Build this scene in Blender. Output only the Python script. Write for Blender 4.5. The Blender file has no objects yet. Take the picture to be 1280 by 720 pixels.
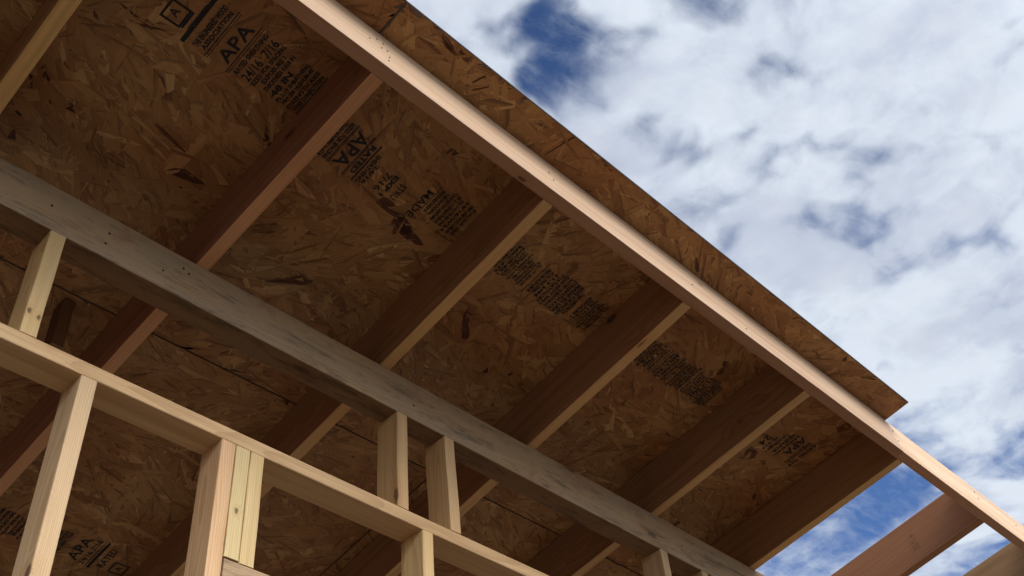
import bpy, bmesh, math, random
import numpy as np
from mathutils import Matrix, Vector
rng = random.Random(11)
nr = np.random.RandomState(7)
scn = bpy.context.scene
C = scn.collection
G = 1.65                                   # height of the photographer's eye above the ground

# ------------------------------------------------------------------ measured layout (metres, camera above the origin)
TH = math.radians(9.85)                    # slope of the single-pitch roof, falling away from the open eave
DV = Vector((0, math.cos(TH), -math.sin(TH)))      # down the slope
NV = Vector((0, math.sin(TH), math.cos(TH)))       # out of the roof
X = Vector((1, 0, 0)); Z = Vector((0, 0, 1)); Y = Vector((0, 1, 0))
B0 = Vector((0, 1.09047, 2.18401 + G))     # outer bottom edge of the fascia board
FH = .184; FT = .0365; W = .0381
OE = B0 + NV*FH - DV*.106                  # outer edge of the deck, underside
XA = .94517; SP = .6096
off = {-1: -.01319, 0: .00715, 1: -.01215, 2: -.02086, 3: .01219, 4: .00047, 5: .01894, 6: .006}
skew = {-1: .01185, 0: -.01314, 1: .01574, 2: .02654, 3: -.00847, 4: -.02268, 5: .00263, 6: 0.}
WY = 1.80433
BZT, BZB = 2.06011 + G, 1.92188 + G
PZT, PZB = 1.60811 + G, 1.57011 + G
HZ = 1.2727 + G

# ------------------------------------------------------------------ node helpers
def new_mat(name):
    m = bpy.data.materials.new(name); m.use_nodes = True
    nt = m.node_tree; nt.nodes.clear()
    o = nt.nodes.new('ShaderNodeOutputMaterial'); b = nt.nodes.new('ShaderNodeBsdfPrincipled')
    nt.links.new(b.outputs[0], o.inputs[0])
    return m, nt, b
class N:
    def __init__(s, nt): s.nt = nt
    def node(s, t, **k):
        n = s.nt.nodes.new(t)
        for a, v in k.items(): setattr(n, a, v)
        return n
    def put(s, sock, v):
        if isinstance(v, bpy.types.NodeSocket): s.nt.links.new(v, sock)
        else: sock.default_value = v
    def math(s, op, a, b=0., c=0., clamp=False):
        n = s.node('ShaderNodeMath', operation=op, use_clamp=clamp)
        s.put(n.inputs[0], a); s.put(n.inputs[1], b); s.put(n.inputs[2], c); return n.outputs[0]
    def vmath(s, op, a, b=(0, 0, 0), out=0):
        n = s.node('ShaderNodeVectorMath', operation=op); s.put(n.inputs[0], a); s.put(n.inputs[1], b); return n.outputs[out]
    def noise(s, vec, scale, detail=3., rough=.5, dist=0., out='Fac', dim='3D'):
        n = s.node('ShaderNodeTexNoise', noise_dimensions=dim); s.put(n.inputs['Vector'], vec)
        n.inputs['Scale'].default_value = scale; n.inputs['Detail'].default_value = detail
        n.inputs['Roughness'].default_value = rough; n.inputs['Distortion'].default_value = dist
        return n.outputs[out]
    def ramp(s, v, a, b, c=0., d=1., mode='SMOOTHSTEP'):
        n = s.node('ShaderNodeMapRange', interpolation_type=mode); s.put(n.inputs[0], v)
        for i, q in enumerate((a, b, c, d)): s.put(n.inputs[i+1], q)
        return n.outputs[0]
    def mix(s, f, a, b, mode='MIX'):
        n = s.node('ShaderNodeMix', data_type='RGBA', blend_type=mode); s.put(n.inputs[0], f)
        for i, q in ((6, a), (7, b)):
            s.put(n.inputs[i], (*q, 1) if isinstance(q, tuple) and len(q) == 3 else q)
        return n.outputs[2]
    def sep(s, v):
        n = s.node('ShaderNodeSeparateXYZ'); s.put(n.inputs[0], v); return n.outputs
    def comb(s, x, y, z):
        n = s.node('ShaderNodeCombineXYZ'); s.put(n.inputs[0], x); s.put(n.inputs[1], y); s.put(n.inputs[2], z); return n.outputs[0]

def lumber(name, base, late=.72, face=None, edge=None, knot=(.14, .07, .035), weather=0., knots=(), knot_density=.085, streak=.35, rough=.62):
    """Sawn softwood; local X runs along the board. knots: (x, y, z, radius) in local metres."""
    m, nt, b = new_mat(name); n = N(nt)
    tc = n.node('ShaderNodeTexCoord'); oi = n.node('ShaderNodeObjectInfo')
    rnd = oi.outputs['Random']; P = tc.outputs['Object']
    shift = n.comb(n.math('MULTIPLY', rnd, 37.), n.math('MULTIPLY', rnd, 11.), n.math('MULTIPLY', rnd, 23.))
    Q = n.vmath('ADD', P, shift)
    # knots: sparse random ones plus the listed ones
    vk = n.node('ShaderNodeTexVoronoi', feature='F1'); n.put(vk.inputs['Vector'], n.vmath('MULTIPLY', Q, (3.1, 9., 7.))); vk.inputs['Scale'].default_value = 1.
    wob = n.math('MULTIPLY', n.math('SUBTRACT', n.noise(Q, 60., 3.), .5), .07)
    kd = n.math('ADD', vk.outputs['Distance'], wob)
    kf = n.ramp(kd, knot_density, knot_density*.55, 0., 1.)
    halo = n.ramp(kd, knot_density*3.2, knot_density*.8, 0., 1.)
    warp = halo
    wn = n.math('MULTIPLY', n.math('SUBTRACT', n.noise(Q, 220., 3.), .5), .008)
    for (kx, ky, kz, kr) in knots:
        v = n.vmath('SUBTRACT', P, (kx, ky, kz)); v = n.vmath('MULTIPLY', v, (.62, 1., 1.))
        d = n.math('ADD', n.vmath('LENGTH', v, out=1), wn)
        kf = n.math('MAXIMUM', kf, n.ramp(d, kr, kr*.55)); halo = n.math('MAXIMUM', halo, n.ramp(d, kr*2.8, kr*.8))
    warp = halo
    # growth rings around a pith line that lies off the board
    s = n.sep(P)
    py = n.math('MULTIPLY_ADD', rnd, .09, .03); pz = n.math('MULTIPLY_ADD', n.math('FRACT', n.math('MULTIPLY', rnd, 7.31)), .16, -.08)
    wv = n.noise(n.vmath('MULTIPLY', Q, (.9, 5., 5.)), 1., 2., out='Color')
    ws = n.sep(wv)
    dy = n.math('ADD', n.math('ADD', s[1], py), n.math('MULTIPLY', n.math('SUBTRACT', ws[0], .5), .07))
    dz = n.math('ADD', n.math('ADD', s[2], pz), n.math('MULTIPLY', n.math('SUBTRACT', ws[1], .5), .07))
    r = n.math('SQRT', n.math('ADD', n.math('MULTIPLY', dy, dy), n.math('MULTIPLY', dz, dz)))
    r = n.math('ADD', r, n.math('MULTIPLY', warp, .006))
    ring = n.math('FRACT', n.math('MULTIPLY', r, 210.))
    ring = n.ramp(ring, .25, 1., 0., 1.)
    fine = n.noise(n.vmath('MULTIPLY', Q, (6., 260., 260.)), 1., 2.)
    streaks = n.noise(n.vmath('MULTIPLY', Q, (1.1, 45., 45.)), 1., 4., .6)
    blot = n.noise(n.vmath('MULTIPLY', Q, (2.2, 7., 7.)), 1., 4., .6)
    tint = n.mix(1., (*base,), oi.outputs['Color'], 'MULTIPLY')
    dark = n.mix(1., tint, (late, late*.86, late*.74), 'MULTIPLY')
    col = n.mix(n.math('MULTIPLY', ring, .55), tint, dark)
    col = n.mix(n.math('MULTIPLY', n.ramp(streaks, .42, .72), streak), col, dark)
    col = n.mix(n.math('MULTIPLY', n.ramp(fine, .35, .75), .3), col, dark)
    col = n.mix(n.math('MULTIPLY', n.ramp(blot, .45, .75), .3), col, n.mix(1., col, (.86, .72, .6), 'MULTIPLY'))
    col = n.mix(n.math('MULTIPLY', halo, .3), col, n.mix(1., col, (.8, .6, .42), 'MULTIPLY'))
    col = n.mix(n.math('MULTIPLY', kf, .85), col, (*knot,))
    if weather:
        g = n.noise(n.vmath('MULTIPLY', Q, (3., 14., 14.)), 1., 6., .7)
        g2 = n.noise(n.vmath('MULTIPLY', Q, (4., 26., 26.)), 1., 5., .75)
        g3 = n.noise(n.vmath('MULTIPLY', Q, (12., 90., 90.)), 1., 4., .7)
        col = n.mix(n.math('MULTIPLY', n.ramp(g, .35, .62), weather), col, (.37, .29, .195))
        col = n.mix(n.math('MULTIPLY', n.ramp(g2, .50, .66), .7), col, (.15, .105, .068))
        col = n.mix(n.math('MULTIPLY', n.ramp(g3, .54, .70), .4), col, (.09, .065, .045))
        col = n.mix(n.math('MULTIPLY', n.ramp(n.noise(Q, 7., 4., .7), .56, .70), .5), col, (.34, .17, .10))
    if weather:   # underside painted darker, standing in for the shade beneath the timber
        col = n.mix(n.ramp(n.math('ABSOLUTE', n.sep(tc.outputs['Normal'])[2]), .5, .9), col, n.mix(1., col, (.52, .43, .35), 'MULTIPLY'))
    if edge:   # narrow edges redder than the faces, with underside shade painted in
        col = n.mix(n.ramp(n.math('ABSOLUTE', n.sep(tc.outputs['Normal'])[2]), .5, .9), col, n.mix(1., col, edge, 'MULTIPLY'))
    if face:   # wide faces tinted redder and darker: side shade put into the colour
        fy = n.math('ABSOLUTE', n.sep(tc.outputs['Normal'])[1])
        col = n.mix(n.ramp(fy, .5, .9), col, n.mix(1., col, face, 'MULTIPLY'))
    spk = n.noise(Q, 330., 1.)
    col = n.mix(n.math('MULTIPLY', n.ramp(spk, .74, .80), .5), col, (.09, .05, .03))
    n.put(b.inputs['Base Color'], col)
    b.inputs['Roughness'].default_value = rough
    b.inputs['Specular IOR Level'].default_value = .3
    bp = n.node('ShaderNodeBump'); bp.inputs['Strength'].default_value = .35 + .4*bool(weather); bp.inputs['Distance'].default_value = .0006
    h = n.math('ADD', n.math('ADD', fine, n.math('MULTIPLY', streaks, .8)), n.math('MULTIPLY', ring, -.3))
    n.put(bp.inputs['Height'], h); nt.links.new(bp.outputs[0], b.inputs['Normal'])
    return m

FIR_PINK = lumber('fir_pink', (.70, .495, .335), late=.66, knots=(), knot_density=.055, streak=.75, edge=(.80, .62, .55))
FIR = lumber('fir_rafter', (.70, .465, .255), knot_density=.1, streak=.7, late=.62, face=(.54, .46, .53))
WHITE = lumber('whitewood', (.645, .455, .27), knot_density=.11, streak=.7, late=.68)
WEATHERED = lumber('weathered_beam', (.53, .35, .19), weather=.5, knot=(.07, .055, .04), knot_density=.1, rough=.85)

# OSB flakes: colour from a per-flake attribute, grain along each flake from its own coordinates
m, nt, b = new_mat('strand_flakes'); n = N(nt); OSB = m
at = n.node('ShaderNodeAttribute', attribute_name='flake'); uv = n.node('ShaderNodeUVMap', uv_map='grain')
s = n.sep(at.outputs['Color'])
grain = n.noise(n.comb(n.math('MULTIPLY', n.sep(uv.outputs[0])[0], 9.), n.math('MULTIPLY', n.sep(uv.outputs[0])[1], 420.), n.math('MULTIPLY', s[0], 50.)), 1., 4., .65)
uv2 = n.node('ShaderNodeUVMap', uv_map='across'); ac = n.sep(uv2.outputs[0])
fib = n.noise(n.comb(n.math('MULTIPLY', n.sep(uv.outputs[0])[0], 22.), n.math('MULTIPLY', n.sep(uv.outputs[0])[1], 150.), n.math('MULTIPLY', s[0], 91.)), 1., 3., .6)
side = n.math('ADD', n.math('MULTIPLY', ac[1], n.math('SIGN', n.math('SUBTRACT', n.math('FRACT', n.math('MULTIPLY', s[0], 37.)), .5))), n.math('MULTIPLY', n.math('SUBTRACT', fib, .5), .35))
edge = n.ramp(side, .26, .50, 0., .52)  # shadow under the flake, painted along one long edge
c = n.node('ShaderNodeValToRGB'); cr = c.color_ramp
cr.elements[0].position = 0.; cr.elements[0].color = (.06, .020, .009, 1)
cr.elements[1].position = 1.; cr.elements[1].color = (.64, .40, .18, 1)
for ps, cl in ((.10, (.12, .042, .017)), (.22, (.28, .125, .046)), (.5, (.39, .20, .075)), (.8, (.50, .28, .108))):
    e = cr.elements.new(ps); e.color = (*cl, 1)
n.put(c.inputs[0], n.math('ADD', s[0], n.math('MULTIPLY', n.math('ADD', n.math('MULTIPLY', n.math('SUBTRACT', fib, .5), .8), n.math('SUBTRACT', grain, .5)), .55), clamp=True))
tc = n.node('ShaderNodeTexCoord')
big = n.noise(tc.outputs['Object'], 2.3, 3.)
col = n.mix(n.ramp(big, .4, .62, 0., .7), c.outputs[0], n.mix(1., c.outputs[0], (.80, .62, .5), 'MULTIPLY'))
col = n.mix(edge, col, (.05, .020, .010))
stain = n.ramp(n.noise(tc.outputs['Object'], 6.5, 4., .65), .62, .74, 0., .35)
col = n.mix(stain, col, (.14, .055, .028))
n.put(b.inputs['Base Color'], col); b.inputs['Roughness'].default_value = .6; b.inputs['Specular IOR Level'].default_value = .35
bp = n.node('ShaderNodeBump'); bp.inputs['Strength'].default_value = .5; bp.inputs['Distance'].default_value = .0005
n.put(bp.inputs['Height'], grain); nt.links.new(bp.outputs[0], b.inputs['Normal'])

m, nt, b = new_mat('strand_core'); n = N(nt); OSB_CORE = m
tc = n.node('ShaderNodeTexCoord')
n.put(b.inputs['Base Color'], n.mix(n.noise(tc.outputs['Object'], 40., 4., .7), (.05, .022, .011), (.14, .06, .028))); b.inputs['Roughness'].default_value = .8

m, nt, b = new_mat('strand_wall'); n = N(nt); OSB_WALL = m
tc = n.node('ShaderNodeTexCoord')
n.put(b.inputs['Base Color'], n.mix(n.noise(n.vmath('MULTIPLY', tc.outputs['Object'], (9., 9., 22.)), 1., 5., .7), (.10, .05, .025), (.26, .15, .07))); b.inputs['Roughness'].default_value = .8

m, nt, b = new_mat('strand_edge'); n = N(nt); OSB_EDGE = m
tc = n.node('ShaderNodeTexCoord')
l = n.noise(n.vmath('MULTIPLY', tc.outputs['Object'], (12., 12., 600.)), 1., 4., .7)
n.put(b.inputs['Base Color'], n.mix(n.ramp(l, .35, .65), (.035, .04, .06), (.075, .07, .075))); b.inputs['Roughness'].default_value = .8

m, nt, b = new_mat('stamp_ink'); n = N(nt); INK = m
tc = n.node('ShaderNodeTexCoord')
wear = n.ramp(n.noise(tc.outputs['Object'], 45., 5., .75), .54, .70, .95, .3)
b.inputs['Base Color'].default_value = (.009, .008, .010, 1); b.inputs['Roughness'].default_value = .7
n.put(b.inputs['Alpha'], wear)

m, nt, b = new_mat('nail_steel'); n = N(nt); NAIL = m
b.inputs['Base Color'].default_value = (.05, .04, .035, 1); b.inputs['Metallic'].default_value = .6; b.inputs['Roughness'].default_value = .55
tc = n.node('ShaderNodeTexCoord')
n.put(b.inputs['Base Color'], n.mix(n.noise(tc.outputs['Object'], 300., 2.), (.03, .022, .018), (.09, .06, .045)))

m, nt, b = new_mat('dry_ground'); n = N(nt); DIRT = m
tc = n.node('ShaderNodeTexCoord'); P = tc.outputs['Object']
col = n.mix(n.ramp(n.noise(P, .8, 6., .6), .35, .65), (.095, .072, .05), (.062, .047, .034))
col = n.mix(n.ramp(n.noise(P, 18., 5., .7), .55, .7, 0., .6), col, (.12, .10, .078))
n.put(b.inputs['Base Color'], col); b.inputs['Roughness'].default_value = .95
bp = n.node('ShaderNodeBump'); bp.inputs['Distance'].default_value = .03; n.put(bp.inputs['Height'], n.noise(P, 6., 8., .7)); nt.links.new(bp.outputs[0], b.inputs['Normal'])

m, nt, b = new_mat('added_hill'); n = N(nt); ADDED_HILL = m
tc = n.node('ShaderNodeTexCoord'); P = tc.outputs['Object']
n.put(b.inputs['Base Color'], n.mix(n.ramp(n.noise(P, .12, 6., .7), .4, .6), (.035, .05, .022), (.09, .085, .045))); b.inputs['Roughness'].default_value = 1.

m, nt, b = new_mat('concrete_slab'); n = N(nt); CONC = m
tc = n.node('ShaderNodeTexCoord'); P = tc.outputs['Object']
n.put(b.inputs['Base Color'], n.mix(n.noise(P, 2.5, 7., .65), (.15, .135, .115), (.21, .19, .165))); b.inputs['Roughness'].default_value = .85

# ------------------------------------------------------------------ object helpers
world_of = {}
def link(o, parent=None, M=None):
    C.objects.link(o)
    M = M or Matrix.Identity(4)
    o.matrix_basis = M; world_of[o.name] = M
    if parent:
        o.parent = parent; o.matrix_parent_inverse = world_of[parent.name].inverted()
    return o
def root(name, label, cat, loc):
    o = bpy.data.objects.new(name, None); o.empty_display_size = .2
    link(o, None, Matrix.Translation(loc)); o['label'] = label; o['category'] = cat; o['kind'] = 'thing'
    return o
def frame(P, dx, dz):
    dx = Vector(dx).normalized(); dz = Vector(dz); dz = (dz - dx*dz.dot(dx)).normalized(); dy = dz.cross(dx)
    M = Matrix.Identity(4)
    for i, v in enumerate((dx, dy, dz)):
        for j in range(3): M[j][i] = v[j]
    M.translation = P
    return M
def board(name, mat, P, dx, dz, L, t, h, parent=None, tint=(1, 1, 1), label=None, bow=.001, e0=(0, 0), e1=(0, 0), r=.003, seg=14):
    """Sawn board: starts at P (its local corner y=0,z=0), runs L along dx, thickness t along local y, depth h along dz.
    e0/e1: shift of the start/end cut at the bottom and the top (a slanted saw cut)."""
    M = frame(P, dx, dz)
    bm = bmesh.new(); q = .7071
    ring = []
    for (cy, cz, a0) in ((r, r, 180), (t-r, r, 270), (t-r, h-r, 0), (r, h-r, 90)):
        for k in range(3):
            a = math.radians(a0 + 45*k); ring.append((cy + r*math.cos(a), cz + r*math.sin(a)))
    ph = rng.uniform(0, 6.28); rows = []
    for i in range(seg+1):
        f = i/seg; row = []
        by = bow*math.sin(math.pi*f)*math.cos(ph) + .0004*math.sin(9*f+ph); bz = bow*math.sin(math.pi*f)*math.sin(ph)
        for (y, z) in ring:
            sh0 = e0[0] + (e0[1]-e0[0])*z/h; sh1 = e1[0] + (e1[1]-e1[0])*z/h
            row.append(bm.verts.new((sh0 + (L + sh1 - sh0)*f, y + by, z + bz)))
        rows.append(row)
    K = len(ring)
    for i in range(seg):
        for k in range(K):
            bm.faces.new((rows[i][k], rows[i][(k+1) % K], rows[i+1][(k+1) % K], rows[i+1][k]))
    bm.faces.new(rows[0]); bm.faces.new(list(reversed(rows[-1])))
    bmesh.ops.recalc_face_normals(bm, faces=bm.faces)
    me = bpy.data.meshes.new(name); bm.to_mesh(me); bm.free(); me.materials.append(mat)
    o = bpy.data.objects.new(name, me); o.color = (*tint, 1); link(o, parent, M)
    if label: o['label'] = label
    return o
def nail(parent, P, nrm, rad=.0034, depth=.0016):
    """A driven nail head standing a hair proud of the face."""
    bm = bmesh.new()
    bmesh.ops.create_cone(bm, cap_ends=True, segments=10, radius1=rad, radius2=rad*.82, depth=depth)
    for v in bm.verts:
        if v.co.z > 0: v.co.z -= .0003*(1 - (v.co.x**2+v.co.y**2)/rad**2)
    me = bpy.data.meshes.new('nail'); bm.to_mesh(me); bm.free(); me.materials.append(NAIL)
    o = bpy.data.objects.new('nail', me)
    nrm = Vector(nrm).normalized(); M = nrm.to_track_quat('Z', 'Y').to_matrix().to_4x4(); M.translation = Vector(P) + nrm*depth*.3
    return link(o, parent, M)

# ------------------------------------------------------------------ the setting
def sheet(name, x0, x1, y0, y1, z, mat, n=24, amp=0.):
    bm = bmesh.new(); g = [[bm.verts.new((x0+(x1-x0)*i/n, y0+(y1-y0)*j/n, z + amp*math.sin(i*2.1+j)*math.cos(j*1.7))) for j in range(n+1)] for i in range(n+1)]
    for i in range(n):
        for j in range(n): bm.faces.new((g[i][j], g[i+1][j], g[i+1][j+1], g[i][j+1]))
    me = bpy.data.meshes.new(name); bm.to_mesh(me); bm.free(); me.materials.append(mat)
    o = bpy.data.objects.new(name, me); link(o); o['kind'] = 'structure'; return o
sheet('ground', -400, 400, -400, 400, -.02, DIRT, 40, .01)
bm = bmesh.new(); bmesh.ops.create_cube(bm, size=1)
for v in bm.verts: v.co = Vector((.7 + v.co.x*8.6, 3.35 + v.co.y*3.3, .08 + v.co.z*.3))
bmesh.ops.bevel(bm, geom=list(bm.edges), offset=.01, segments=2)
me = bpy.data.meshes.new('floor_slab'); bm.to_mesh(me); bm.free(); me.materials.append(CONC)
o = bpy.data.objects.new('floor_slab', me); link(o); o['kind'] = 'structure'
FZ = .23
# added wooded ridge, unseen, holding back low sky light from the interior
bm = bmesh.new(); rows = []
for j, (rad, hh) in enumerate(((110, 0), (135, .45), (165, .85), (200, 1.), (260, .8), (340, .1))):
    row = []
    for i in range(120):
        a = 2*math.pi*i/120
        h = (21 + 5*math.sin(3*a+1) + 4*math.sin(7*a+2) + 2.5*math.sin(17*a))*hh + (rng.uniform(-1.5, 1.5) if 0 < j < 5 else 0)
        row.append(bm.verts.new((rad*math.cos(a), rad*math.sin(a), h if j else -.5)))
    rows.append(row)
for j in range(5):
    for i in range(120): bm.faces.new((rows[j][i], rows[j][(i+1) % 120], rows[j+1][(i+1) % 120], rows[j+1][i]))
bmesh.ops.recalc_face_normals(bm, faces=bm.faces)
me = bpy.data.meshes.new('added_hills'); bm.to_mesh(me); bm.free(); me.materials.append(ADDED_HILL)
o = bpy.data.objects.new('added_hills', me); link(o); o['kind'] = 'structure'

# ------------------------------------------------------------------ the roof
roof = root('roof', 'unfinished single slope roof of rafters, brown strand board deck and pale fascia board', 'roof', Vector((1.0, 1.1, B0.z)))
# fascia: two boards meeting in a slanted saw cut
XJT, XJB = 3.358, 3.333
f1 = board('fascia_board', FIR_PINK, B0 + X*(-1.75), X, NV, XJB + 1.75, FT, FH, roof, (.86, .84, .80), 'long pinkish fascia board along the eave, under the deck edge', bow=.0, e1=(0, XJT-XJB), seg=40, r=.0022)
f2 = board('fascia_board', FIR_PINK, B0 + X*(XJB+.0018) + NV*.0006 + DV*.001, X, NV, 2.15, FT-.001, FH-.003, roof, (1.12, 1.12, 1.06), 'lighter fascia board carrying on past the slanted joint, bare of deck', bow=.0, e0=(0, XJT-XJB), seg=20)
fn = -DV
for (x, z) in ((.892, 2.2793), (.919, 2.3113), (.9393, 2.3117), (.9291, 2.2756), (.9478, 2.2827), (.9507, 2.2514), (.9443, 2.2259), (1.5235, 2.2874), (1.5332, 2.26), (2.1432, 2.2563), (2.4063, 2.23)):
    nail(f1, B0 + X*x + NV*((z-2.184)/math.cos(TH)), fn, .0026)
for (x, z) in ((4.0224, 2.3198), (4.0122, 2.2816), (4.362, 2.2961), (3.36, 2.25), (3.375, 2.31)):
    nail(f2, B0 + X*x + NV*((z-2.184)/math.cos(TH)), fn, .0028)

# rafters
RT = {-2: (1, .95, .85), -1: (1.15, 1.1, .8), 0: (1.08, .86, .80), 1: (1.05, .96, .76), 2: (1.08, 1.0, .82), 3: (1.02, .97, .8), 4: (1.15, 1.08, .8), 5: (.76, .555, .42), 6: (.82, .84, .58), 7: (1, 1, .9)}
RL = {-1: 'yellow brown rafter crossing the top left corner of the deck', 0: 'reddish rafter second from the left end of the view', 4: 'brown rafter at the bare edge of the deck, sky beside it',
      5: 'reddish brown rafter in open sky with a faint grade stamp and knots', 6: 'olive brown rafter in open sky, farthest along the fascia'}
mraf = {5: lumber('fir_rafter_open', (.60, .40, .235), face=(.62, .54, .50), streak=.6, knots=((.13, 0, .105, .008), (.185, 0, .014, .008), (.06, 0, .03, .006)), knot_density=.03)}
rafters = {}
for k in range(-2, 8):
    x = XA + k*SP + off.get(k, 0.)
    sk = skew.get(k, 0.)
    d = (DV + X*sk).normalized()
    P = B0 + DV*(FT+.0006) + X*(x - W)
    # local y = dz x dx = NV x d -> points to -X ; start from the +X side
    if k == -2: P = P
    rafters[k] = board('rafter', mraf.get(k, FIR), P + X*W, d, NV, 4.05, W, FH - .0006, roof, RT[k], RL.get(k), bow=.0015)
# faint grade stamp on the open rafter (bars and a box, unreadable in the photo)
def bars(parent, M, rects, mat, name='grade_stamp'):
    bm = bmesh.new()
    for (x0, y0, x1, y1) in rects:
        bm.faces.new([bm.verts.new(M @ Vector(c)) for c in ((x0, y0, 0), (x1, y0, 0), (x1, y1, 0), (x0, y1, 0))])
    Mp = world_of[parent.name]
    for v in bm.verts: v.co = Mp.inverted() @ v.co
    me = bpy.data.meshes.new(name); bm.to_mesh(me); bm.free(); me.materials.append(mat)
    o = bpy.data.objects.new(name, me); link(o, parent, Mp); return o
m, nt, b = new_mat('faded_ink'); n = N(nt); FADED = m
tc = n.node('ShaderNodeTexCoord'); b.inputs['Base Color'].default_value = (.05, .03, .022, 1)
n.put(b.inputs['Alpha'], n.ramp(n.noise(tc.outputs['Object'], 120., 3., .7), .38, .60, .6, .0))
rx = XA + 5*SP + off[5] - W
Ms = frame(Vector((rx - .0009, 1.405, 2.236 + G)), DV, NV)   # on the rafter's left side
# local: x down the slope, z up; draw in the x/z plane
Ms2 = Ms @ Matrix.Rotation(math.radians(90), 4, 'X')
rc = []
for i in range(5): rc.append((-.006, -.052 + i*.009, .016, -.0485 + i*.009))
rc += [(-.008, -.058, -.0055, -.004), (.0175, -.058, .020, -.004), (-.012, .004, .004, .010), (-.006, .012, .012, .016), (.006, .001, .014, .006)]
bars(rafters[5], Ms2, rc, FADED)

# deck of strand board: every sheet its own mesh of real flakes
def flake_mesh(name, Lx, Ls, seed, dens=3800, forced=()):
    """Sheet in local coords: x 0..Lx, y 0..Ls (down slope), underside at z = 0, body above. Thousands of thin flakes on the underside."""
    r = np.random.RandomState(seed); nf = int(dens*Lx*Ls)
    cx = r.uniform(0, Lx, nf); cy = r.uniform(0, Ls, nf)
    swirl = .75*np.sin(cx*4.1 + 2.2*np.sin(cy*5.3 + seed) + seed) 
    ln = r.uniform(.055, .20, nf); wd = r.uniform(.012, .042, nf)*(.6 + ln*4)
    sl = r.uniform(0, 1, nf) < .45; wd[sl] = r.uniform(.0025, .009, sl.sum()); ln[sl] *= .75
    an = swirl + r.normal(0, .42, nf); rndm = r.uniform(0, 1, nf) < .25; an[rndm] = r.uniform(-1.57, 1.57, rndm.sum())
    for i, q in enumerate(forced): cx[i], cy[i], ln[i], wd[i], an[i] = q[:5]
    nfo = len(forced)
    base = np.array([[-.5, -.32], [-.30, -.5], [.28, -.5], [.5, -.30], [.5, .36], [.24, .5], [-.27, .5], [-.5, .25]])
    K = 8
    jit = r.uniform(-.13, .13, (nf, K, 2)); jit[:, :, 1] *= .9
    pt = base[None] + jit
    taper = 1 + r.uniform(-.5, .5, nf)[:, None]*pt[:, :, 0]
    px = pt[:, :, 0]*ln[:, None]; py = pt[:, :, 1]*wd[:, None]*taper + (r.uniform(-1, 1, nf)*.10)[:, None]*px*np.abs(px)*8
    ca, sa = np.cos(an)[:, None], np.sin(an)[:, None]
    vx = cx[:, None] + px*ca - py*sa; vy = cy[:, None] + px*sa + py*ca
    tx, ty = r.normal(0, .005, nf), r.normal(0, .012, nf)
    z0 = r.uniform(.0004, .0012, nf)
    z0[:nfo] = .0002; tx[:nfo] = 0; ty[:nfo] = 0
    vz = z0[:, None] + px*tx[:, None] + py*ty[:, None]
    vz = np.clip(vz, .00015, .0017)
    vx = np.clip(vx, .003, Lx-.003); vy = np.clip(vy, .0022, Ls-.0022)
    V = np.stack([vx, vy, vz], -1).reshape(-1, 3)
    T = .0112; z1 = .0018
    bx = np.array([[0, 0, z1], [Lx, 0, z1], [Lx, Ls, z1], [0, Ls, z1], [0, 0, T], [Lx, 0, T], [Lx, Ls, T], [0, Ls, T]])
    nv = len(V); V = np.vstack([V, bx])
    flv = np.arange(nf*K).reshape(nf, K)[:, ::-1]           # faces look down
    quads = np.array([[0, 3, 2, 1], [4, 5, 6, 7], [0, 1, 5, 4], [1, 2, 6, 5], [2, 3, 7, 6], [3, 0, 4, 7]]) + nv
    loops = np.concatenate([flv.ravel(), quads.ravel()])
    starts = np.concatenate([np.arange(nf)*K, nf*K + np.arange(6)*4])
    me = bpy.data.meshes.new(name)
    me.vertices.add(len(V)); me.vertices.foreach_set('co', V.astype(np.float32).ravel())
    me.loops.add(len(loops)); me.loops.foreach_set('vertex_index', loops.astype(np.int32))
    me.polygons.add(nf+6); me.polygons.foreach_set('loop_start', starts.astype(np.int32))
    me.materials.append(OSB); me.materials.append(OSB_EDGE); me.materials.append(OSB_CORE)
    mi = np.zeros(nf+6, np.int32); mi[nf+2:] = 1; mi[nf] = 2; me.polygons.foreach_set('material_index', mi)
    tone = np.clip(r.normal(.52, .13, nf), .15, 1); dk = r.uniform(0, 1, nf) < .007; lt = r.uniform(0, 1, nf) < .07; tone[lt] = r.uniform(.7, .95, lt.sum())
    for i, q in enumerate(forced): tone[i] = q[5]; tone[dk] = r.uniform(.0, .14, dk.sum())
    tv = np.repeat(tone, K)
    colr = np.ones((len(loops), 4), np.float32); colr[:, 0] = .5; colr[:nf*K, 0] = tv
    at = me.color_attributes.new('flake', 'FLOAT_COLOR', 'CORNER'); at.data.foreach_set('color', colr.ravel())
    uvl = me.uv_layers.new(name='grain')
    u = np.zeros((len(loops), 2), np.float32)
    u[:nf*K, 0] = px[:, ::-1].ravel(); u[:nf*K, 1] = py[:, ::-1].ravel() + np.repeat(r.uniform(0, 3, nf), K)
    uvl.data.foreach_set('uv', u.ravel())
    uv2 = me.uv_layers.new(name='across'); u2 = np.zeros((len(loops), 2), np.float32)
    u2[:nf*K, 0] = pt[:, ::-1, 0].ravel(); u2[:nf*K, 1] = pt[:, ::-1, 1].ravel(); uv2.data.foreach_set('uv', u2.ravel())
    me.update(calc_edges=True); me.validate()
    return me
def panel(x0, x1, s0, s1, seed, label, dens=3800, forced=()):
    me = flake_mesh('roof_panel', x1-x0, s1-s0, seed, dens, [(q[0]-x0, q[1]-s0, *q[2:]) for q in forced])
    o = bpy.data.objects.new('roof_panel', me)
    M = Matrix.Identity(4)
    for j in range(3): M[j][0] = X[j]; M[j][1] = DV[j]; M[j][2] = NV[j]
    M.translation = OE + X*x0 + DV*s0 + NV*.0003
    link(o, roof, M)
    if label: o['label'] = label
    return o
J = XA - W/2 + .009
JE = XA + 4*SP - .0063
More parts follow.
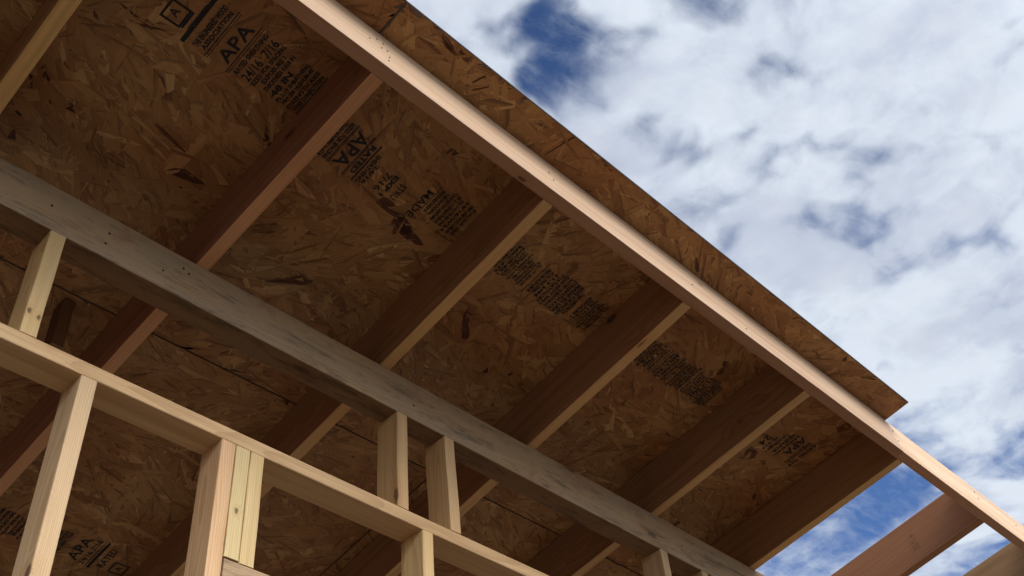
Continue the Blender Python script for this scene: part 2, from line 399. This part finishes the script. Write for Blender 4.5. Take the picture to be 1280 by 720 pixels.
p_main = panel(J + .0006, JE, 0, 1.217, 3, 'strand board deck sheet overhanging the fascia, ending at a free corner in the sky', forced=(
    (1.085, .018, .05, .014, .3, .12), (1.11, .026, .06, .012, .1, .1), (1.145, .018, .045, .016, .2, .1), (1.215, .05, .05, .006, -1.2, .05), (1.24, .058, .06, .006, -.9, .08), (1.52, .05, .11, .012, -1.3, .75), (1.535, .05, .10, .004, -1.3, .05),
    (1.30, .488, .09, .03, .1, .07), (1.355, .505, .09, .034, .5, .05), (1.40, .52, .08, .026, .2, .1), (1.34, .525, .05, .02, .9, .12), (2.19, .075, .06, .012, .6, .1), (2.86, .07, .07, .012, .2, .15)))
p_left = panel(J - 2.4384, J - .0006, -.0006, 1.217, 4, 'strand board deck sheet at the upper left, left of the joint in the overhang', forced=((.60, .735, .11, .016, -.3, .9), (.655, .67, .13, .012, .25, .8), (.70, .655, .10, .010, .2, .12), (.46, .43, .10, .006, .1, .05), (.50, .435, .08, .006, -.4, .05)))
p_in = panel(-.335, 2.1029, 1.2185, 2.437, 5, 'shaded strand board deck sheet behind the grey beam')
p_in2 = panel(2.1035, JE, 1.2185, 2.437, 6, None)
panel(-1.5, -.338, 1.2185, 2.437, 8, None, 1500)
panel(J + .0006, JE, 2.440, 3.657, 9, None, 1500)
panel(J - 2.4384, J - .0006, 2.440, 3.657, 10, None, 1500)

# printed grade stamps
def text_mesh(s, bold=0.):
    cu = bpy.data.curves.new('t', 'FONT'); cu.body = s; cu.resolution_u = 2; cu.size = 1.; cu.offset = bold; cu.fill_mode = 'FRONT'
    o = bpy.data.objects.new('t', cu); C.objects.link(o)
    dg = bpy.context.evaluated_depsgraph_get(); me = bpy.data.meshes.new_from_object(o.evaluated_get(dg))
    bpy.data.objects.remove(o); bpy.data.curves.remove(cu)
    return me
_cache = {}
def stamp(parent, base_x, s_mid, rows, sgn, label=None):
    """rows: (x, height, width, text or 'bar'/'box'); text reads along sgn*DV with its tops towards sgn*X."""
    bm = bmesh.new(); Mp = world_of[parent.name].inverted()
    b = DV*sgn; t = X*sgn
    for row in rows:
        x, h, w, s = row[:4]; so = row[4] if len(row) > 4 else 0.
        o0 = OE + X*(base_x + x) + DV*(s_mid + so) - NV*.0004
        if s == 'bar' or s == 'box':
            rects = [(-w/2, 0, w/2, h)] if s == 'bar' else [(-w/2, -h/2, w/2, -h/2+.006), (-w/2, h/2-.006, w/2, h/2), (-w/2, -h/2+.006, -w/2+.006, h/2-.006), (w/2-.006, -h/2+.006, w/2, h/2-.006)]
            for (x0, y0, x1, y1) in rects:
                bm.faces.new([bm.verts.new(Mp @ (o0 + b*c[0] + t*c[1])) for c in ((x0, y0), (x1, y0), (x1, y1), (x0, y1))])
            continue
        key = (s, h < .0195)
        if key not in _cache: _cache[key] = text_mesh(s, .045 if h < .0195 else .02)
        me = _cache[key]
        co = [v.co for v in me.vertices]
        if not co: continue
        xa, xb = min(c.x for c in co), max(c.x for c in co); ya, yb = min(c.y for c in co), max(c.y for c in co)
        vs = [bm.verts.new(Mp @ (o0 + b*((c.x-xa)/(xb-xa)*w - w/2) + t*((c.y-ya)/(yb-ya)*h))) for c in co]
        for f in me.polygons:
            try: bm.faces.new([vs[i] for i in f.vertices])
            except ValueError: pass
    me = bpy.data.meshes.new('printed_stamp'); bm.to_mesh(me); bm.free(); me.materials.append(INK)
    o = bpy.data.objects.new('printed_stamp', me); link(o, parent, world_of[parent.name])
    if label: o['label'] = label
    return o
small = ['RATED SHEATHING', 'SIZED FOR SPACING', 'EXPOSURE 1', 'THICKNESS 0.418 IN', 'PS 2-10 SHEATHING', 'PRP-108 HUD-UM-40', '7/16 CATEGORY', 'STRENGTH AXIS', 'THIS DIRECTION', '15/32 SPAN 24/16', 'THIS SIDE DOWN', 'ALLOW 1/8 IN GAP', 'AT ALL PANEL EDGES', 'DO NOT WET', 'MADE IN USA', 'MILL 435', 'NAIL 6 IN O.C.', 'CONSTRUCTION SHEATHING', '24/16-W24', '11.1 MM']
# left sheet (reads up towards the eave, tops to the left): placed at falling x
def block(x_from, x_to, pitch, h, w, sgn, start=0, jitter=.004):
    out = []; n_ = int(abs(x_to-x_from)/pitch)
    for i in range(n_):
        hh = h*rng.uniform(.85, 1.15)
        out.append((x_from + math.copysign(pitch*i, x_to-x_from), hh, w*rng.uniform(.72, 1.03), small[(start+i*7) % len(small)], rng.uniform(-jitter, jitter)))
    return out
stamp(p_left, 0, .345, [
    (.528, .055, .055, 'box', .022), (.536, .024, .022, 'A', .022), (.562, .006, .05, 'bar', .02), (.572, .002, .075, 'bar'), (.584, .0115, .155, 'bar', -.004),
    (.616, .016, .13, 'THE ENGINEERED WOOD'), (.634, .014, .12, 'ASSOCIATION'), (.642, .003, .145, 'bar'), (.648, .002, .145, 'bar'),
    (.697, .036, .115, 'APA'), (.706, .003, .15, 'bar'), (.712, .002, .15, 'bar'),
    (.732, .014, .13, 'RATED SHEATHING'), (.765, .026, .13, '24/16  7/16'), (.782, .013, .135, 'SIZED FOR SPACING'), (.799, .013, .09, 'EXPOSURE 1'), (.816, .013, .12, 'THICKNESS 0.418 IN'),
    (.840, .018, .08, '48 IN', .02), (.856, .012, .13, 'PS 2-10 SHEATHING'), (.872, .012, .12, 'PRP-108 HUD-UM-40'), (.889, .012, .13, 'STRENGTH AXIS'), (.905, .012, .12, 'THIS DIRECTION'), (.911, .003, .13, 'bar')],
    -1, 'black printed stamp block reading up the slope, with a boxed mark beside it')
# bay 1 of the right sheet (reads down the slope, tops to the right)
stamp(p_main, 0, .405, [
    (1.020, .013, .12, 'THICKNESS 0.418', .005), (1.038, .013, .13, 'SIZED FOR SPACING'), (1.055, .003, .135, 'bar'), (1.060, .0025, .135, 'bar'),
    (1.068, .040, .12, 'APA'), (1.112, .003, .14, 'bar', .005), (1.117, .002, .14, 'bar', .005), (1.123, .016, .10, 'RATED', .005), (1.143, .005, .13, 'bar', .008), (1.153, .014, .10, 'SHEATHING', .018), (1.170, .012, .07, '24/16', .03)],
    1, 'black printed stamp with three big letters beside the reddish rafter')
stamp(p_main, 0, .432, [(1.208, .020, .065, '7/16'), (1.232, .016, .075, 'EXP 1'), (1.262, .022, .055, 'STRU', .0)], 1)
stamp(p_main, 0, .395, [(1.335, .022, .10, 'MADE', .03), (1.360, .002, .10, 'bar')] + block(1.368, 1.515, .0165, .0115, .118, 1, 3), 1)
stamp(p_main, 0, .415, block(1.655, 1.80, .0125, .0105, .115, 1, 1) + [(1.803, .003, .13, 'bar')] + block(1.812, 2.0, .0172, .0145, .125, 1, 5) + block(2.0, 2.09, .0125, .0108, .115, 1, 2), 1, 'dense black printed lines across the deck between two rafters')
stamp(p_main, 0, .413, block(2.305, 2.40, .0115, .0098, .115, 1, 4) + [(2.402, .003, .125, 'bar')] + block(2.41, 2.56, .0165, .0142, .12, 1, 8) + block(2.562, 2.70, .012, .0105, .12, 1, 11), 1)
stamp(p_main, 0, .41, [(3.025, .030, .05, '24', .03), (3.062, .014, .07, 'PS 2-10', .03), (3.085, .012, .09, 'EXPOSURE 1', .02), (3.11, .016, .11, 'SIZED FOR'), (3.132, .013, .12, 'SPACING'), (3.155, .034, .10, 'APA', -.015), (3.2, .022, .12, 'SHEATHING'), (3.23, .018, .13, 'RATED 7/16')], 1)
stamp(p_in, 0, 2.115, block(.98, 1.30, .0165, .0125, .12, -1, 2) + [(1.345, .036, .12, 'APA'), (1.375, .02, .13, '24/16 7/16'), (1.385, .003, .14, 'bar'), (1.40, .010, .14, 'bar'), (1.44, .026, .10, 'RATED', .0), (1.487, .055, .055, 'box', .03), (1.497, .022, .022, 'A', .03)], -1, 'dark stamp ending in a boxed mark, seen through the stud wall')

# a short block hanging under the deck behind the wall
P = OE + X*.757 + DV*1.236
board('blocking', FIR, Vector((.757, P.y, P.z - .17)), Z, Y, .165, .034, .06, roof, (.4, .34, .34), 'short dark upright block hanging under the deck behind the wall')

# ------------------------------------------------------------------ the beam
beam_root = root('support_beam', 'long grey weathered timber beam lying on the short studs under the rafters', 'beam', Vector((1.0, WY, BZB)))
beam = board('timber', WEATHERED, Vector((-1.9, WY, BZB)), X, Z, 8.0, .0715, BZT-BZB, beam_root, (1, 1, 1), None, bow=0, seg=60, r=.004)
for (x, z) in ((.5239, 1.9944), (.6701, 2.0036), (.6669, 1.9671), (.8212, 1.9781), (1.6415, 1.9727), (2.8918, 1.9859), (2.9621, 2.0191), (.873, 2.02), (.89, 2.012)):
    nail(beam, (x, WY, z + G), -Y, .0034)

# ------------------------------------------------------------------ the stud wall
wall = root('wall_frame', 'open stud wall of pale new lumber standing under the grey beam', 'wall frame', Vector((1.0, WY, FZ)))
def stud(x, z0, z1, tint, name='stud', lean=0., label=None, knots=None, mat=None, y=WY, t=W, depth=.0865):
    if knots: mat = lumber('whitewood_knots', (.62, .46, .28), knots=knots, knot_density=.035)
    # local X = up, local z = +Y (depth), local y = dz x dx = Y x Z = +X
    d = (Z + X*lean).normalized()
    return board(name, mat or WHITE, Vector((x + lean*(z0-PZT), y, z0)), d, Y, z1-z0, t, depth, wall, tint, label, bow=.0006)
plate = board('top_plate', WHITE, Vector((-1.2, WY, PZB)), X, Z, 5.3, .084, PZT-PZB, wall, (1.08, 1.0, .84), 'pale horizontal plate across the middle of the stud wall', bow=0, seg=40)
e = .0008
stud(.54121, PZT+e, BZB-e, (1.22, 1.12, .84), 'short_stud', -.00545, 'short pale stud with a dark double knot, at the left under the grey beam', knots=((.063, .007, 0, .006), (.056, .030, 0, .005)))
stud(1.57873, PZT+e, BZB-e, (1.12, 1.02, .80), 'short_stud', 0, 'short stud left of the leaning one')
stud(1.76831, PZT+e, BZB-e, (1.14, 1.04, .84), 'short_stud', -.03121, 'short stud leaning slightly to the left at its top')
stud(2.754, PZT+e, BZB-e, (1, .95, .84), 'short_stud', 0, 'short stud by the lower right end of the plate')
stud(2.9857, PZT+e, BZB-e, (1, .95, .84), 'short_stud', 0)
stud(-.09, PZT+e, BZB-e, (1, .95, .84), 'short_stud', 0); stud(3.6, PZT+e, BZB-e, (1, .95, .84), 'short_stud', 0)
SZ = FZ + .038
stud(.69103, SZ+e, PZB-e, (1.1, 1.02, .92), 'stud', 0, 'tall stud with long grain and a reddish patch, left of the tripled studs', knots=((PZB-SZ-.47, .0, .012, .014),))
stud(.08, SZ+e, PZB-e, (1, .95, .84)); stud(-.53, SZ+e, PZB-e, (1, .95, .84)); stud(-1.14, SZ+e, PZB-e, (1, .95, .84))
stud(1.04541, SZ+e, PZB-e, (1.2, 1.08, .96), 'stud', 0, 'tall pinkish stud at the left of the tripled studs, running past the header')
HT = HZ + .0
hx = 1.04541 + W + .0015
stud(hx + .0005, HT+.004, PZB-e, (1.2, 1.24, 1.0), 'short_stud', 0, 'middle yellowish stud of the three, with one dark knot, standing on the header', knots=((.12, .018, 0, .0062),), t=.0375)
stud(hx + .0405, HT+e, PZB-e, (1.2, 1.24, 1.0), 'short_stud', 0, 'right hand yellowish stud of the three, standing on the header', t=.0375)
stud(1.66259, HT+e, PZB-e, (1.2, 1.16, .9), 'short_stud', 0, 'short stud hung from the plate under the leaning stud')
stud(2.27, HT+e, PZB-e, (1, .95, .84), 'short_stud'); stud(2.88, HT+e, PZB-e, (1, .95, .84), 'short_stud')
for x in (3.30, 3.70, 4.05): stud(x, SZ+e, PZB-e, (1, .95, .84))
board('header', WEATHERED, Vector((hx + .002, WY, HT-.235)), X, Z, 3.30-hx-.004, .084, .2345, wall, (1.15, 1.05, .92), 'greyish header board starting beside the tripled studs, at the bottom edge', bow=0)
stud(hx+.001, SZ+e, HT-.236, (1, .95, .84)); stud(3.30-.0391, SZ+e, HT-.236, (1, .95, .84))
board('bottom_plate', WHITE, Vector((-1.2, WY, FZ+.0008)), X, Z, 5.3, .089, .0372, wall, (.8, .8, .75), bow=0)
for (x, z) in ((.7228, 1.1759), (.7198, 1.154)):
    pass

# unseen far side and left end of the building, closed to darken the interior
for nm, P, dx, L, H in (('rear_wall', Vector((-3.4, 4.95, FZ)), X, 8.2, 3.05), ('end_wall', Vector((-3.4, WY + .1, FZ)), Y, 3.1, 3.1)):
    bm = bmesh.new(); nn = int(L/1.22) + 1
    for i in range(nn):
        x0, x1 = i*1.22, min(L, (i+1)*1.22 - .004)
        if x1 <= x0: continue
        q = bmesh.ops.create_cube(bm, size=1)['verts']
        for v in q: v.co = Vector((x0 + (v.co.x+.5)*(x1-x0), v.co.y*.012, (v.co.z+.5)*H))
    me = bpy.data.meshes.new(nm); bm.to_mesh(me); bm.free(); me.materials.append(OSB_WALL)
    o = bpy.data.objects.new(nm, me); link(o, None, frame(P, dx, Z)); o['kind'] = 'structure'

# ------------------------------------------------------------------ sky, sun
SUN_EL, SUN_AZ = math.radians(42), math.radians(192)     # azimuth measured from +Y towards +X; the sun stands behind the photographer, veiled by cloud
sd = Vector((math.sin(SUN_AZ)*math.cos(SUN_EL), math.cos(SUN_AZ)*math.cos(SUN_EL), math.sin(SUN_EL)))
wd = bpy.data.worlds.new('World'); scn.world = wd; wd.use_nodes = True
nt = wd.node_tree; nt.nodes.clear(); n = N(nt)
out = n.node('ShaderNodeOutputWorld'); bg = n.node('ShaderNodeBackground'); nt.links.new(bg.outputs[0], out.inputs[0])
sky = n.node('ShaderNodeTexSky'); sky.sky_type = 'NISHITA'; sky.sun_disc = False; sky.sun_elevation = SUN_EL; sky.sun_rotation = SUN_AZ
sky.altitude = 300; sky.air_density = 1.; sky.dust_density = .3; sky.ozone_density = 3.5
tc = n.node('ShaderNodeTexCoord'); D = n.vmath('NORMALIZE', tc.outputs['Generated']); s = n.sep(D)
zc = n.math('MAXIMUM', s[2], .04)
UV = n.comb(n.math('DIVIDE', s[0], zc), n.math('DIVIDE', s[1], zc), 0.)
wrp = n.vmath('MULTIPLY', n.vmath('SUBTRACT', n.noise(UV, 6., 3., .5, out='Color'), (.5, .5, .5)), (.09, .09, 0))
UW = n.vmath('ADD', UV, wrp)
f1_ = n.noise(UW, 6.5, 8., .60); f2_ = n.noise(n.vmath('ADD', UW, (3.1, 7.7, 0)), 13., 6., .55)
dens = n.math('ADD', n.math('MULTIPLY', n.math('SUBTRACT', f1_, .5), 1.9), n.math('MULTIPLY', n.math('SUBTRACT', f2_, .5), 2.0))
vp = n.node('ShaderNodeTexVoronoi', feature='SMOOTH_F1', voronoi_dimensions='2D'); n.put(vp.inputs['Vector'], UW); vp.inputs['Scale'].default_value = 13.; vp.inputs['Smoothness'].default_value = .6
vq = n.node('ShaderNodeTexVoronoi', feature='SMOOTH_F1', voronoi_dimensions='2D'); n.put(vq.inputs['Vector'], UW); vq.inputs['Scale'].default_value = 29.; vq.inputs['Smoothness'].default_value = .6
puff = n.math('ADD', n.math('MULTIPLY', n.math('SUBTRACT', .42, vp.outputs['Distance']), 1.5), n.math('MULTIPLY', n.math('SUBTRACT', .42, vq.outputs['Distance']), .7))
puff = n.math('MULTIPLY', puff, n.ramp(n.vmath('LENGTH', UV, out=1), 1.2, 1.75, 1., .25))
dens = n.math('ADD', n.math('ADD', dens, puff), .43)
# open patches and thick banks, by their place overhead
for (u, v, r, a) in ((.545, .35, .07, -1.5), (.60, .285, .045, -.7), (.56, .41, .035, -.9), (.83, .385, .06, -.35), (.88, .33, .03, -.25), (1.0, .26, .035, -.3), (.965, .19, .035, -.3), (.90, .27, .03, -.2), (.76, .37, .03, -.25), (1.08, .25, .05, -.3), (.945, .235, .06, -.2), (.72, .235, .05, -.3), (.82, .20, .05, -.15), (.93, .14, .07, -.35), (.80, .27, .06, .25),
                     (1.02, .30, .05, -.35), (1.66, .70, .20, -1.15), (1.60, .55, .13, -1.05), (1.55, .66, .05, .3), (1.72, .62, .05, .35), (.755, .225, .06, .35), (1.70, .36, .09, -.75), (2.05, .56, .18, -1.1), (1.45, .52, .06, -.5),
                     (.42, .40, .08, .6), (.64, .42, .06, .5), (.70, .33, .08, .35), (1.2, .34, .2, .45), (.95, .03, .2, .5), (1.78, .44, .045, .9), (1.66, .50, .03, .6), (1.85, .56, .035, .8), (1.4, .36, .12, .35)):
    d = n.vmath('LENGTH', n.vmath('SUBTRACT', UW, (u, v, 0)), out=1)
    dens = n.math('ADD', dens, n.ramp(d, r*1.3, r*.15, 0., a))
cov = n.ramp(dens, -.95, .62, 0., 1.)
veil = n.ramp(n.noise(n.vmath('MULTIPLY', UW, (1., 2.2, 0)), 9., 6., .65), .42, .78, 0., .34)
cov = n.math('ADD', n.math('MULTIPLY', cov, .97), n.math('MULTIPLY', n.math('SUBTRACT', 1., cov), veil))
shade = n.noise(n.vmath('ADD', UW, (9.3, 1.7, 0)), 4.5, 7., .6)
thick = n.ramp(dens, .5, 1.7, 0., 1.)
cc = n.mix(n.ramp(shade, .36, .62), (5.5, 6.1, 7.3), (7.5, 8.2, 9.1))
cc = n.mix(n.math('MULTIPLY', thick, .4), cc, (7.6, 7.9, 8.7))
glow = n.math('POWER', n.math('MAXIMUM', n.vmath('DOT_PRODUCT', D, tuple(sd), out=1), 0.), 5.)
glow = n.math('MULTIPLY_ADD', glow, 5.0, 1.)
cc = n.vmath('SCALE', cc); nt.nodes[-1].inputs['Scale'].default_value = 1.
nt.links.new(glow, nt.nodes[-1].inputs['Scale'])
skc = n.mix(1., sky.outputs[0], (.84, 1.02, 1.32), 'MULTIPLY')
n.put(bg.inputs[0], n.mix(cov, n.mix(1., skc, n.mix(n.ramp(s[2], .5, .86), (1.08, 1.08, 1.08), (.80, .80, .80)), 'MULTIPLY'), cc)); bg.inputs[1].default_value = .08
sl = bpy.data.lights.new('sun', 'SUN'); sl.energy = 1.5; sl.angle = math.radians(28); sl.color = (1., .93, .82)
so = bpy.data.objects.new('sun', sl); C.objects.link(so); so.rotation_euler = sd.to_track_quat('Z', 'Y').to_euler(); so.location = sd*20

# ------------------------------------------------------------------ camera
cd = bpy.data.cameras.new('camera'); cam = bpy.data.objects.new('camera', cd); C.objects.link(cam)
R_ = Vector((.7029068, -.70654488, -.08195342)); D_ = Vector((.4601275, .53954474, -.70510578)); F_ = Vector((.54240641, .45791462, .7043504))
M = Matrix.Identity(4)
for j in range(3): M[j][0] = R_[j]; M[j][1] = -D_[j]; M[j][2] = -F_[j]
M.translation = (0, 0, G); cam.matrix_world = M
cd.sensor_width = 36; cd.lens = 36*1351.5/1280; cd.clip_start = .02; cd.clip_end = 2000
scn.camera = cam
vs = scn.view_settings; vs.view_transform = 'Standard'; vs.look = 'None'; vs.gamma = 1; vs.use_curve_mapping = False; vs.exposure = .35
scn.render.resolution_x = 1024; scn.render.resolution_y = 576
